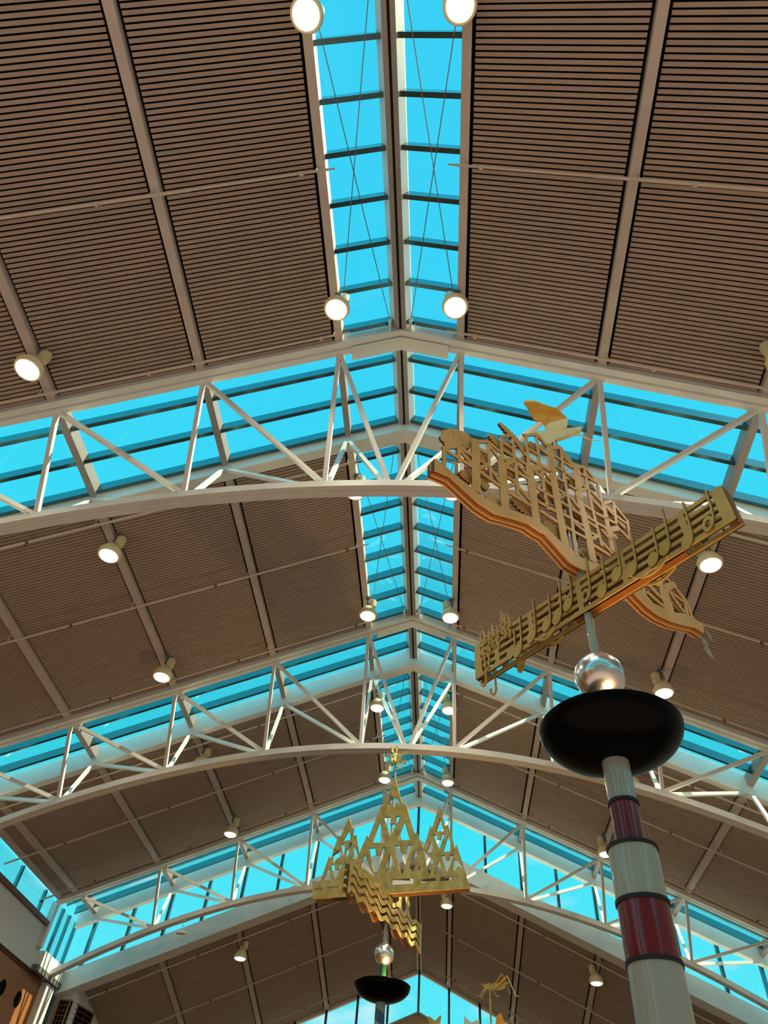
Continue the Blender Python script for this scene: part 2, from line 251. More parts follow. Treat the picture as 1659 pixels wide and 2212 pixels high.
M['bulb']   = mat('lamp_bulb', (.9,.88,.82), .2, emit=(1,.90,.72), es=60, noise=.02)
M['wallw']  = mat('white_plaster', (.66,.64,.60), .8, noise=.05, nscale=3, bump=.05)
M['cream']  = mat('cream_plaster', (.70,.58,.36), .8, noise=.08, nscale=3)
M['wood']   = mat('wood_veneer', (.33,.125,.035), .45, noise=.25, nscale=5, aniso=(1,1,8))
M['dwood']  = mat('dark_wood', (.16,.05,.02), .5, noise=.2, nscale=5)
M['orange'] = mat('rust_frame', (.30,.11,.035), .5, noise=.15)
M['steel']  = mat('dark_steel', (.20,.20,.19), .5, .5, noise=.1)
M['gold']   = mat('gold_leaf_plate', (.50,.41,.13), .45, .12, noise=.5, nscale=9, col2=(.34,.26,.07))
M['mdf']    = mat('bronze_plate', (.74,.43,.15), .5, .05, noise=.2, nscale=5, col2=(.64,.35,.10))
M['edge']   = mat('bronze_edge', (.13,.05,.012), .5, .1, noise=.15)
M['oedge']  = mat('olive_edge', (.10,.065,.015), .5, .1, noise=.15)
M['under']  = mat('uplit_amber', (.34,.125,.02), .35, .3, noise=.15, nscale=4)  # amber glow of the bowl uplight is put into this colour
M['olive']  = mat('olive_brass_plate', (.52,.35,.09), .45, .1, noise=.2, nscale=6, col2=(.42,.27,.06))
M['birdg']  = mat('gilded_sheet', (1,.42,.05), .35, .1, noise=.3, nscale=7, col2=(.75,.26,.02))
M['birdl']  = mat('pale_lit_gilding', (1,.82,.42), .4, .1, noise=.1, nscale=10)  # pale tone holds the bright light on the bird
M['poleW']  = mat('pole_white', (.30,.335,.28), .3, noise=.03, coat=.6)
M['poleR']  = mat('pole_red', (.125,.001,.008), .25, noise=.06, coat=.3)
M['poleB']  = mat('pole_blue', (.012,.055,.18), .25, noise=.06, coat=.8)
M['poleG']  = mat('pole_green', (.002,.016,.005), .3, noise=.06, coat=.3)
M['bowl']   = mat('black_enamel', (.0015,.0015,.0015), .25, noise=.1, spec=.06)
M['chrome'] = mat('brushed_ball', (.78,.77,.75), .26, 1., noise=.1, nscale=14, bump=.03)
def glass_mat(name, tint, refl):
    m = bpy.data.materials.new(name); m.use_nodes = True; nt = m.node_tree; nt.nodes.clear()
    o = nt.nodes.new('ShaderNodeOutputMaterial'); mx = nt.nodes.new('ShaderNodeMixShader'); tr = nt.nodes.new('ShaderNodeBsdfTransparent')
    gl = nt.nodes.new('ShaderNodeBsdfGlossy'); lw = nt.nodes.new('ShaderNodeLayerWeight'); mt = nt.nodes.new('ShaderNodeMath'); nz = nt.nodes.new('ShaderNodeTexNoise')
    mr = nt.nodes.new('ShaderNodeMapRange')
    nz.inputs['Scale'].default_value = .6; mr.inputs['To Min'].default_value = .9; mr.inputs['To Max'].default_value = 1.1
    mt.operation = 'MULTIPLY'; mt2 = nt.nodes.new('ShaderNodeMath'); mt2.operation = 'MULTIPLY'; mt2.inputs[1].default_value = refl
    tr.inputs['Color'].default_value = (*tint, 1); gl.inputs['Roughness'].default_value = .02; lw.inputs['Blend'].default_value = .25
    L = nt.links.new
    L(nz.outputs['Fac'], mr.inputs['Value']); L(lw.outputs['Fresnel'], mt.inputs[0]); L(mr.outputs['Result'], mt.inputs[1]); L(mt.outputs[0], mt2.inputs[0])
    L(mt2.outputs[0], mx.inputs['Fac']); L(tr.outputs[0], mx.inputs[1]); L(gl.outputs[0], mx.inputs[2]); L(mx.outputs[0], o.inputs['Surface'])
    return m
M['glass'] = glass_mat('tinted_glass', (.93,.985,1.0), .22)

# ------------------------------------------------------------------ the roof
XN = [.936, 2.856, 4.756, 6.645, 8.54]        # lines of the roof battens and truss nodes
EAVE = 8.95
ZB = lambda x: 9.95 - S*abs(x)                 # underside of the battens, upper roof
K3 = .232; Y3 = 20.45
ZL = lambda x, y: 8.36 - S*abs(x) - K3*(y-Y3)  # underside of the battens, lower roof
TR = [dict(n=(4.83,5.05), f=(6.60,6.78), node=(5.05,6.70)),
      dict(n=(11.57,11.79), f=(13.10,13.28), node=(11.79,13.28)),
      dict(n=(18.30,18.52), f=(19.75,19.93), node=(18.53,19.93))]
BAYS = [(-1.5,4.83),(6.78,11.57),(13.28,18.30)]
side_word = {-1:'left', 1:'right'}
bay_word = ['nearest bay','second bay','third bay','lower bay beyond the vertical glazing']

def slope_box(mb, s, x0, x1, y0, y1, zf, d0, d1, mi=0):   # a slab lying along the roof slope: underside d0, top d1 above zf
    p = []
    for dz in (d0, d1):
        p += [(s*x0,y0,zf(x0,y0)+dz),(s*x1,y0,zf(x1,y0)+dz),(s*x1,y1,zf(x1,y1)+dz),(s*x0,y1,zf(x0,y1)+dz)]
    return mb.hexa(p, mi)
zU = lambda x, y: ZB(x)

def ceiling_bay(i, s, ya, yb, zf, xin, xs, xout):
    deck = MB(); slope_box(deck, s, xin, xout, ya, yb, zf, .16, .30)
    c = deck.build('ceiling', M['roof'])
    tag(c, f'{side_word[s]} slope of the slatted taupe ceiling, {bay_word[i]}', 'ceiling', kind='structure')
    edges = [xin] + xs + [xout]
    for k in range(len(edges)-1):
        a = edges[k] + (.055 if k else .025); b = edges[k+1] - .055
        mb = MB(); slope_box(mb, s, a+.005, b-.005, ya+.01, yb-.01, zf, .10, .155, 1)
        y = ya + .03
        while y + .042 < yb:
            slope_box(mb, s, a+.04, b-.04, y, y+.042, zf, .045, .07, 0); y += .0625
        mb.build('slat_panel', [M['slat'], M['back']], c)
    for k, x in enumerate(xs):
        mb = MB(); slope_box(mb, s, x-.052, x+.052, ya, yb, zf, 0, .10)
        mb.build('batten', M['trim'], c)
    mb = MB(); slope_box(mb, s, xin-.09 if xin > .5 else xin, xin+.02, ya, yb, zf, 0, .22 if xin > .5 else .1); mb.build('edge_batten', M['trim'], c)
    mb = MB(); slope_box(mb, s, xout-.10, xout, ya, yb, zf, 0, .2); mb.build('edge_batten', M['trim'], c)
    return c
for i,(ya,yb) in enumerate(BAYS):
    for s in (-1,1): ceiling_bay(i, s, ya, yb, zU, .955, XN[1:], EAVE)
YE = 25.75
for s in (-1,1): ceiling_bay(3, s, 20.30, YE, ZL, .03, XN, 8.55)
# the unseen roof behind the camera
for s in (-1,1):
    mb = MB(); slope_box(mb, s, .0, EAVE, -8.2, -3.2, zU, .16, .3); slope_box(mb, s, .0, EAVE, -14, -9.9, zU, .16, .3)
    tag(mb.build('ceiling', M['roof']), f'plain {side_word[s]} roof slope behind the viewer', 'ceiling', kind='structure')

# skylights: each slope of each opening is one window
wn = [0]
def window(label):
    wn[0] += 1
    return f'window_{wn[0]}', label
def pane_and_bars(s, x0, x1, y0, y1, bars_y, bars_x, label, zf=ZB):
    nm, lb = window(label)
    mb = MB(); slope_box(mb, s, x0, x1, y0, y1, zU, .235, .247)
    g = mb.build(nm, M['glass']); tag(g, lb, 'skylight', kind='structure')
    for y in bars_y:
        m = MB(); slope_box(m, s, x0, x1, y-.032, y+.032, zU, .06, .232); m.build('glazing_bar', M['bar'], g)
    for x in bars_x:
        m = MB(); slope_box(m, s, x-.045, x+.045, y0, y1, zU, .02, .232); m.build('rafter', M['rafter'], g)
    return g
def ys(y1, y0, step=.612, first=.10):
    r = []; y = y1 - first
    while y > y0 + .15: r.append(y); y -= step
    return r
for i,(ya,yb) in enumerate(BAYS):
    for s in (-1,1):
        pane_and_bars(s, .06, .90, ya-.0, yb, ys(yb, ya), [], f'glazed strip on the {side_word[s]} of the ridge, {bay_word[i]}')
ordw = ['first truss','second truss','third truss']
for j,t in enumerate(TR):
    y0, y1 = t['n'][1]-.1, t['f'][0]+.05
    st = (t['f'][0]-t['n'][1])/3.0
    for s in (-1,1):
        pane_and_bars(s, .06, EAVE, y0, y1, [t['n'][1]+.33, t['n'][1]+.33+.585, t['n'][1]+.33+1.17] if j < 2 else [t['n'][1]+.36,t['n'][1]+.93],
                      XN, f'cross skylight on the {side_word[s]} slope above the {ordw[j]}')
# ridge beam along the whole upper roof
mb = MB()
prof = [(-.085,0),(-.018,0),(-.018,.05),(.018,.05),(.018,0),(.085,0),(.17,.17),(.17,.26),(-.17,.26),(-.17,.17)]
n = len(prof); vs = [(x, y, 9.93+z) for y in (-1.5,19.8) for x,z in prof]
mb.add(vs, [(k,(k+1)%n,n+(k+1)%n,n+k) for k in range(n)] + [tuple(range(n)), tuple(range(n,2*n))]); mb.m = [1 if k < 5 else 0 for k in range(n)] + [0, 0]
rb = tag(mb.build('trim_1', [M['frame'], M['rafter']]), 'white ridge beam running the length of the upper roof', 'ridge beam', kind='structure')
m = MB(); m.box((-.0175,-1.5,9.94),(.0175,19.8,9.985)); m.build('dark_groove', M['slot'], rb)
mb = MB()
for x in (-.055,.055):
    mb.hexa([(x+dx, y, ZL(0,y)-.02+dz) for dz in (0,.1) for dx,y in ((-.035,20.3),(.035,20.3),(.035,YE),(-.035,YE))])
rt = tag(mb.build('trim_2', M['trim']), 'pair of taupe battens along the ridge of the lower roof', 'batten', kind='structure')

m = MB(); m.hexa([(dx,y,ZL(0,y)+dz) for dz in (.03,.2) for dx,y in ((-.15,20.3),(.15,20.3),(.15,YE),(-.15,YE))]); m.build('dark_groove', M['slot'], rt)
# ------------------------------------------------------------------ the trusses
ARC = lambda x: 7.335 - .0326*x*x
def truss(j):
    t = TR[j]; (a,b),(c,d) = t['n'], t['f']; yn, yf = t['node']; ym = (yn+yf)/2
    o = thing('roof_truss', (0, ym, 5.0), ['white steel truss nearest the viewer, its arched bottom chord behind the bridge sculpture',
         'white steel truss in the middle, arched bottom chord just behind the snowflake',
         'white steel truss farthest away, standing in front of the vertical glazing'][j], 'truss', 'arched roof trusses')
    XS = [-EAVE-.02, 0, EAVE+.02]; zn = lambda x: 9.89 - S*abs(x); zfz = lambda x: 9.80 - S*abs(x)
    g = (a+b)/2
    m = MB(); m.gable([(a,0),(g-.02,0),(g-.012,.03),(g+.012,.03),(g+.02,0),(b,0),(b,.32),(a,.32)], XS, zn); m.build('top_chord', M['white'], o)
    m = MB(); m.gable([(c,0),(d,0),(d,.42),(c-.012,.42)], XS, zfz); m.build('top_chord', M['white'], o)
    m = MB(); m.gable([(b-.12,-.03),(b+.10,-.03),(b+.10,0.0),(b-.12,0.0)], [-.74,0,.74], zn); m.build('ridge_plate', M['white'], o)
    m = MB(); m.gable([(d-.13,-.03),(d+.08,-.03),(d+.08,0.0),(d-.13,0.0)], [-.74,0,.74], zfz); m.build('ridge_plate', M['white'], o)
    xa = [-8.9 + 17.8*k/48 for k in range(49)]
    m = MB(); m.gable([(ym-.10,-.10),(ym-.022,-.10),(ym-.012,-.075),(ym+.012,-.075),(ym+.022,-.10),(ym+.10,-.10),(ym+.10,.02),(ym-.10,.02)], xa, ARC); m.build('bottom_chord', M['white'], o)
    ztn = lambda x: 9.97 - S*abs(x); ztf = lambda x: 9.88 - S*abs(x)
    for yy, zt in ((yn-.03, ztn), (yf-.10, ztf)):
        yb = ym - .05 if yy < ym else ym + .05
        for s in (-1,1):
            prev = 0.0
            for k,x in enumerate(XN):
                top = Vector((s*x, yy, zt(x)))
                if k < 4:
                    m = MB(); m.bar(top, (s*x, yb, ARC(x)), .062, .062, up=(0,1,0)); m.build('web_member', M['white'], o)
                m = MB(); m.bar(top, (s*prev + (s*.05 if prev == 0 else 0), yb, ARC(prev)), .062, .062, up=(0,1,0)); m.build('web_member', M['white'], o)
                prev = x
        
    for s in (-1,1):      # end posts where the chords land on the side walls
        m = MB(); m.box((s*8.98-.07, a, 5.05 if j == 2 else 5.5),(s*8.98+.07, a+.14, 9.89-S*8.9)); m.build('end_post', M['white'], o)
    return o
for j in range(3): truss(j)

# cable cross bracing under the ridge skylight
def brace(i, s, ya, yb):
    o = thing('cross_brace', (s*.5, (ya+yb)/2, 9.6), f'pair of thin crossed steel cables under the {side_word[s]} ridge glazing, {bay_word[i]}', 'cable brace', 'crossed cables under the ridge skylight')
    A, B = .16, .84
    for p, q in (((A,ya+.1),(B,yb-.45)),((B,ya+.45),(A,yb-.12))):
        m = MB(); m.tube([(s*p[0],p[1],10.01-S*p[0]),(s*q[0],q[1],10.01-S*q[0])], .0065, 6); m.build('cable', M['cable'], o, True)
    for x,y in ((A,ya+.1),(A,yb-.12)):
        m = MB(); m.box((s*x-.02,y-.03,9.93-S*x),(s*x+.02,y+.14,10.08-S*x)); m.tube([(s*x-.03,y,10.01-S*x),(s*x+.03,y,10.01-S*x)],.02,8); m.build('clevis', M['frame'], o)
for i,(ya,yb) in enumerate([(-1.5,4.83),(6.78,11.57),(13.28,18.30)]):
    for s in (-1,1): brace(i, s, ya if i else .2, yb)

# sprinkler pipes
def sprinkler(y, s, zf, label, heads, xo, drop=.22, x_in=.72):
    o = thing('sprinkler_pipe', (s*4.5, y, zf(4.5,y)-drop), label, 'pipe', 'sprinkler pipes across the ceiling')
    m = MB(); m.tube([(s*x, y, zf(x,y)-drop) for x in (x_in, x_in+.08)], .012, 10)
    m.tube([(s*(x_in+.08), y, zf(x_in+.08,y)-drop), (s*2.4, y, zf(2.4,y)-drop)], .017, 10)
    m.tube([(s*2.4, y, zf(2.4,y)-drop), (s*xo, y, zf(xo,y)-drop)], .021, 10); m.build('pipe', M['pipe'], o, True)
    for x in heads:
        if x < xo:
            m = MB(); z = zf(x,y)-drop; m.tube([(s*x,y,z+.01),(s*x,y,z-.06)], .009, 8); m.lathe((s*x,y,z-.065), [(0,0),(.020,0),(.020,.006),(0,.006)], 10)
            m.tube([(s*x-.03,y,z),(s*x+.03,y,z+.0)], .026, 8); m.build('sprinkler_head', M['brass'] if y > 5 else M['pipe'], o, True)
    for x in XN[:4]:
        if x < xo:
            m = MB(); m.bar((s*(x+.02),y,zf(x,y)-drop),(s*(x+.02),y,zf(x,y)+.02),.012,.02); m.build('hanger', M['pipe'], o)
hz = [1.12,3.40,5.70,7.85]
pipes = [(2.37,'across the middle of the nearest ceiling bay'),(4.62,'just in front of the first truss'),(6.98,'just beyond the first truss'),(8.94,'across the middle of the second ceiling bay'),
         (11.13,'just in front of the second truss'),(13.50,'just beyond the second truss'),(15.55,'across the middle of the third ceiling bay'),(17.65,'just in front of the third truss')]
for y,w in pipes:
    for s in (-1,1): sprinkler(y, s, zU, f'thin painted pipe on the {side_word[s]} slope {w}', hz, 9.05 if y < 18 else 8.9)
for y,w in ((20.50,'along the near edge of the lower roof'),(22.60,'across the middle of the lower roof'),(24.75,'close to the end gable of the lower roof')):
    for s in (-1,1): sprinkler(y, s, ZL, f'thin painted pipe on the {side_word[s]} slope {w}', hz, 8.35, .2, .70 if y < 24 else .3)

# high bay lamps
def make_lamp():
    o = thing('high_bay_lamp', (0,0,0), 'x', 'lamp', 'round high bay lamps under the ceiling')
    m = MB(); m.lathe((0,0,0), [(.150,.0),(.172,.0),(.176,.02),(.176,.045),(.160,.05),(.158,.12),(.135,.165),(.095,.205),(.06,.215),(0,.215)], 36); m.build('housing', M['lampw'], o, True)
    m = MB(); m.lathe((0,0,0), [(.158,.046),(.183,.046),(.187,.058),(.183,.072),(.158,.072)], 36, closed=True); m.build('collar', M['lampw'], o, True)
    m = MB(); m.lathe((0,0,0), [(.149,.012),(.149,-.008),(.138,-.022),(.108,-.030)], 36, 1); m.lathe((0,0,0), [(.108,-.030),(.07,-.038),(.03,-.042),(0,-.043)], 36, 0); m.build('lens', [M['lens'], M['refl']], o, True)
    m = MB(); m.tube([(.075,.0,.235),(.075,.0,.40)], .068, 20)
    for k in range(20):
        a = k*2*math.pi/20; m.bar((.075+.07*math.cos(a),.07*math.sin(a),.24),(.075+.07*math.cos(a),.07*math.sin(a),.395),.010,.012,up=(math.cos(a),math.sin(a),0))
    m.box((.0,-.03,.205),(.12,.03,.24)); m.build('ballast', M['lampw'], o)
    m = MB(); m.tube([(-.03,-.035,.25),(-.03,.035,.25)], .032, 14); m.box((-.055,-.022,.20),(-.005,.022,.27)); m.build('hinge', M['lampw'], o, True)
    m = MB(); m.box((-.045,-.02,.26),(-.015,.02,.50)); m.box((-.075,-.04,.47),(.03,.04,.50)); m.build('bracket', M['steel'], o)
    m = MB(); m.tube([(.02,.03,.48),(.0,.07,.42),(-.04,.085,.34),(-.05,.06,.27),(-.02,.03,.23)], .008, 6); m.build('power_cord', M['black'], o, True)
    return o
LAMP = make_lamp(); first = [True]
SPOTS = []
def lamp(x, y, z, label):
    o = LAMP if first[0] else copy_tree(LAMP); first[0] = False
    o.location = (x, y, z); o['label'] = label
    if x > 0: o.rotation_euler.z = math.pi
    SPOTS.append((x, y, z-.07))
ly = [.74,4.11,7.42,10.63,13.88,17.20]
lw = ['cut off by the top edge of the photo','just in front of the first truss','half hidden behind the first bottom chord','just in front of the second truss','seen through the webs of the second truss','just in front of the third truss']
for y,w in zip(ly,lw):
    for s in (-1,1):
        lamp(s*.83, y, 9.08, f'round lamp, {side_word[s]} of the ridge skylight, {w}')
lo = ['','near the first truss','at the near end of the second bay','just in front of the second truss','partly behind the second arched chord','just in front of the third truss']
for y,w in list(zip(ly,lo))[1:]:
    for s in (-1,1):
        lamp(s*4.60, y, 7.46, f'cream lamp out on the {side_word[s]} ceiling slope, {w}')
for s in (-1,1):
    lamp(s*.84, 20.9, 7.42, f'small distant lamp beside the ridge of the lower roof, {side_word[s]} of the ridge')
    lamp(s*4.66, 20.85, 5.80, f'distant lamp hanging from the {side_word[s]} slope of the lower roof below the sill beam')

# ------------------------------------------------------------------ vertical glazing above the lower roof, end gable and side walls
zs3 = lambda x: 8.33 - S*abs(x)
m = MB(); m.gable([(19.95,0),(20.32,-.05),(20.32,.30),(20.18,.47),(19.95,.47)], [-8.95,0,8.95], zs3)
tag(m.build('trim_3', M['white']), 'white sill beam below the vertical glazing', 'sill beam', kind='structure')
def gable_window(y, xs, zlo, zhi, label, depth=.12, xl=8.9, frame=M['frame']):
    nm, lb = window(label); m = MB()
    m.gable([(y,0),(y+.012,0),(y+.012,1),(y,1)], [0,1], lambda x: 0); m.v = []; m.f = []; m.m = []
    P = [(-xl,y,zlo(xl)),(0,y,zlo(0)),(xl,y,zlo(xl)),(xl,y,zhi(xl)),(0,y,zhi(0)),(-xl,y,zhi(xl))]
    Q = [(a,b+.012,c) for a,b,c in P]
    m.add(P+Q, [(0,1,4,5),(1,2,3,4),(6,11,10,7),(7,10,9,8)] + [(k,(k+1)%6,6+(k+1)%6,6+k) for k in range(6)])
    g = m.build(nm, M['glass']); tag(g, lb, 'window', kind='structure')
    for x in xs:
        m = MB(); m.box((x-.035,y-depth,zlo(x)-.02),(x+.035,y-.003,zhi(x)+.05)); m.build('mullion', M['bar'], g)
    return g
gable_window(20.10, [k*.95 for k in range(-9,10)], lambda x: 8.78-S*abs(x), lambda x: 9.86-S*abs(x), 'vertical gable glazing between the upper and lower roofs')
ze = lambda x: ZL(x,YE)
gable_window(YE+.06, [k*.95 for k in range(-8,9)], lambda x: 6.00-S*abs(x), lambda x: ze(x)+.05, 'glazed end gable under the lower roof', xl=8.3)
m = MB(); m.gable([(YE-.06,-.03),(YE+.10,-.03),(YE+.10,.10),(YE-.06,.10)], [-8.4,0,8.4], ze)
tag(m.build('trim_4', M['white']), 'white edge beam at the head of the end gable glazing', 'edge beam', kind='structure')
m = MB(); P = [(-8.4,YE,-1.6),(8.4,YE,-1.6),(8.4,YE,6.02-S*8.4),(0,YE,6.02),(-8.4,YE,6.02-S*8.4)]; Q = [(a,b+.25,c) for a,b,c in P]
m.add(P+Q, [(0,1,2,3,4),(9,8,7,6,5)]+[(k,(k+1)%5,5+(k+1)%5,5+k) for k in range(5)])
w = tag(m.build('wall_far', M['cream']), 'cream gable wall at the far end below the glazing', 'wall', kind='structure')
m = MB(); m.gable([(YE-.10,0),(YE+.0,0),(YE+.0,.06),(YE-.10,.06)], [-8.4,0,8.4], lambda x: 6.0-S*abs(x)); m.build('coping', M['frame'], w)

m = MB(); m.box((-9.2,-14.2,-1.6),(9.2,-14,10)); tag(m.build('wall_back', M['wallw']), 'plain unseen wall behind the viewer, added to keep the sun out', 'wall', kind='structure')  # out of view, added to stop sun entering the open end
def side_wall(s):
    X = 9.0*s
    bx = lambda mb, x0, x1, y0, y1, z0, z1, mi=0: mb.box((min(s*x0,s*x1),y0,z0),(max(s*x0,s*x1),y1,z1),mi)
    m = MB(); bx(m, 9.06, 9.25, -14, 20.5, -1.6, 4.56)
    w = tag(m.build('wall_left' if s < 0 else 'wall_right', M['wood'] if s < 0 else M['wallw']), 'orange wood panelled wall low on the left with round dark holes' if s < 0 else 'plain side wall on the right of the hall', 'wall', kind='structure')
    m = MB(); bx(m, 9.0, 9.25, -14, 18.54, 4.62, 5.50); m.build('bulkhead', M['wallw'], w)
    m = MB(); bx(m, 8.93, 9.3, -14, 18.40, 5.50, 5.60); m.build('ledge', M['dwood'], w)
    m = MB(); bx(m, 9.02, 9.22, -14, 19.2, 4.56, 4.60); bx(m, 8.985, 9.05, -8, 19.0, 4.60, 4.62); m.build('reveal_strip', M['dwood'], w)
    if s < 0:
        for k,(y,z) in enumerate([(17.62,4.02),(18.50,4.02),(16.6,4.02),(15.6,4.02)]):
            m = MB(); m.tube([(X-.12,y,z),(X-.052,y,z)], .155, 28); m.build('round_hole', M['back'], w, True)
        m = MB(); bx(m, 9.055, 9.06, 19.75, 20.5, -1.6, 4.56); m.build('dark_panel', M['dwood'], w)
    # beam that carries the third truss
    m = MB(); bx(m, 8.86, 9.2, 18.56, 20.50, 4.72, 5.04); b = tag(m.build('trim_5' if s < 0 else 'trim_6', M['white']), f'white bearing beam under the end of the third truss on the {side_word[s]}', 'beam', kind='structure')
    m = MB(); bx(m, 8.85, 9.15, 18.42, 20.50, 4.60, 4.72); m.build('steel_channel', M['steel'], b)
    # clerestory glass
    nm, lb = window(f'low clerestory strip along the {side_word[s]} eave')
    m = MB(); bx(m, 9.02, 9.032, -14, 18.3, 5.60, 6.10); bx(m, 9.02, 9.032, 18.54, 20.1, 5.04, 6.1)
    g = tag(m.build(nm, M['glass']), lb, 'window', kind='structure')
    for y in [2.1+1.42*k for k in range(12)]+[18.95,19.4,19.9]:
        m = MB(); bx(m, 8.99, 9.06, y-.035, y+.035, 5.05 if y > 18.4 else 5.6, 6.1); m.build('mullion', M['bar'], g)
    # side wall of the lower bay
    m = MB()
    for y0,y1 in ((20.42,YE),):
        p = [(s*8.46,y0,-1.6),(s*8.7,y0,-1.6),(s*8.7,y1,-1.6),(s*8.46,y1,-1.6)]
        m.hexa(p+[(a,b,ZL(8.4,b)+.02) for a,b,c in p])
    bx(m, 8.47, 8.98, 20.2, 20.44, -1.6, 4.74)
    tag(m.build('wall_left' if s < 0 else 'wall_right', M['wallw']), f'white side wall of the lower bay at the far {side_word[s]}', 'wall', kind='structure')
for s in (-1,1): side_wall(s)

m = MB(); m.box((-9,4.2,-1.7),(9,YE,-1.6)); tag(m.build('floor', mat('dark_floor', (.07,.034,.02), .9, noise=.3, nscale=2)), 'unseen brown floor under the far half, added to darken the far ceiling', 'floor', kind='structure')  # partial floor out of view, added to block the warm fill below the far bays
# twin white conduits down the wood wall
o = thing('wall_conduit', (-8.95,19.55,-1.6), 'pair of white vertical channels down the wood wall at the lower left corner', 'conduit')
for y in (19.42,19.70):
    m = MB(); m.box((-9.055,y-.10,-1.6),(-8.90,y+.10,4.575)); m.build('channel', M['white'], o)
m = MB(); m.box((-9.055,19.52,-1.6),(-8.97,19.60,4.575)); m.build('dark_joint', M['slot'], o)
# vent grille
o = thing('vent_grille', (-8.6,20.15,2.6), 'dark louvred vent box with rusty frame on the corner at the lower left', 'vent')
a, b, c = Vector((-8.81,20.12,0)), Vector((-8.53,20.08,0)), Vector((-8.33,21.25,0))
m = MB()
for p,q in ((a,b),(b,c)):
    z0, z1 = 2.6, 4.43
    m.add([p+Vector((0,0,z0)),q+Vector((0,0,z0)),q+Vector((0,0,z1)),p+Vector((0,0,z1)),p+Vector((-.02,.1,z0)),q+Vector((-.1,.1,z0)),q+Vector((-.1,.1,z1)),p+Vector((-.02,.1,z1))],[(0,1,2,3),(4,7,6,5),(0,3,7,4),(1,5,6,2),(3,2,6,7),(0,4,5,1)])
m.build('vent_body', M['back'], o)
m = MB()
for p,q in ((a,b),(b,c)):
    for z in (2.6,4.43): m.bar(p+Vector((0,0,z)), q+Vector((0,0,z)), .03, .03)
for p in (a,b,c): m.bar(p+Vector((0,0,2.6)), p+Vector((0,0,4.445)), .03, .03)
m.build('vent_frame', M['orange'], o)
m = MB()
for p,q in ((a,b),(b,c)):
    nn = (q-p).cross(Vector((0,0,1))).normalized()*.01
    for k in range(1,17): z = 2.6+1.83*k/17; m.bar(p+nn+Vector((0,0,z)), q+nn+Vector((0,0,z)), .012, .014)
    for k in range(1,3): r = p.lerp(q,k/3); m.bar(r+nn+Vector((0,0,2.6)), r+nn+Vector((0,0,4.43)), .012, .012)
m.build('louvres', M['dwood'], o)
# hanging sensor box under the third truss
o = thing('hanging_box', (-5.88,19.22,5.85), 'small white box hanging on a thin rod under the farthest truss at the left', 'box')
m = MB(); m.hexa([(-6.0,19.14,5.80),(-5.76,19.14,5.80),(-5.76,19.30,5.80),(-6.0,19.30,5.80),(-5.94,19.16,5.88),(-5.80,19.16,5.88),(-5.80,19.28,5.88),(-5.94,19.28,5.88)]); m.build('box_body', M['white'], o)
m = MB(); m.tube([(-5.88,19.22,5.87),(-5.90,19.22,6.11)], .008, 6); m.build('rod', M['cable'], o, True)
m = MB(); m.box((-5.97,19.16,6.08),(-5.83,19.28,6.14)); m.build('clamp', M['white'], o)

# ------------------------------------------------------------------ sculpture with bridge and music staff
def uplight(parent, c, power):
    m = MB(); m.lathe(c, [(0,.0),(.045,.0),(.05,.02),(.035,.035),(0,.04)], 20); m.build('uplight_bulb', M['bulb'], parent, True)
def leaf(a, b, w, teeth=7):      # serrated frond from a to b in plate coordinates
    (u0,z0),(u1,z1) = a, b; du, dz = u1-u0, z1-z0; L = math.hypot(du,dz); nx, nz = -dz/L, du/L
    up, dn = [], []
    for k in range(teeth*2+1):
        t = k/(teeth*2); r = w*math.sin(math.pi*min(1,t*.9+.08))**.8*(1.15 if k%2 else .62)
        up.append((u0+du*t+nx*r, z0+dz*t+nz*r)); dn.append((u0+du*(t-.03)-nx*r, z0+dz*(t-.03)-nz*r))
    return up + list(reversed(dn))
P1 = (1.661, 3.5, 0)
o1 = thing('sculpture', (1.661,3.5,-1.6), 'tall red and white pole carrying a lattice bridge crossed by a music staff', 'sculpture')
bands = [(-1.6,-.4,.118,'poleR'),(-.4,1.055,.1165,'poleW'),(1.055,1.30,.1165,'poleR'),(1.30,1.545,.1165,'poleW'),(1.545,1.775,.0715,'poleR'),(1.775,2.02,.0715,'poleW')]
for z0,z1,r,mm in bands:
    m = MB(); m.lathe((1.655,3.5,0), [(0,z0),(r,z0),(r,z1),(0,z1)], 40); m.build('pole_band', M[mm], o1, True)
for z,r in ((1.055,.1165),(1.30,.1165),(1.545,.1165),(1.775,.0715)):
    m = MB(); m.lathe((1.655,3.5,0), [(r-.03,z-.009),(r+.006,z-.009),(r+.006,z+.009),(r-.03,z+.009)], 40, closed=True); m.build('black_ring', M['black'], o1, True)
R = .39
prof = [(R*math.sin(a), 2.20 - .205*math.cos(a)) for a in [k*math.pi/2/14 for k in range(15)]]
def bowl(parent, c, R, depth, zr):
    pr = [(R*math.sin(k*math.pi/28), zr-depth*math.cos(k*math.pi/28)) for k in range(15)]
    inn = [(max(r-.012,0), z+.012) for r,z in reversed(pr)]
    m = MB(); m.lathe(c, pr+inn, 56); return m.build('bowl', M['bowl'], parent, True)
bowl(o1, (1.660,3.5,0), .390, .20, 2.20)
def ball(parent, c, r):
    m = MB(); m.lathe(c, [(r*math.sin(k*math.pi/24), -r*math.cos(k*math.pi/24)) for k in range(25)], 48); return m.build('ball', M['chrome'], parent, True)
ball(o1, (1.660,3.5,2.560), .147)
m = MB(); m.lathe((1.66,3.5,0), [(0,2.02),(.05,2.02),(.05,2.44),(0,2.44)], 24); m.build('neck', M['poleG'], o1, True)
uplight(o1, (1.80,3.36,2.10), 1)
m = MB(); m.tube([(1.661,3.5,2.69),(1.661,3.5,5.04)], [.027,.022], 16); m.build('rod', M['poleW'], o1, True)
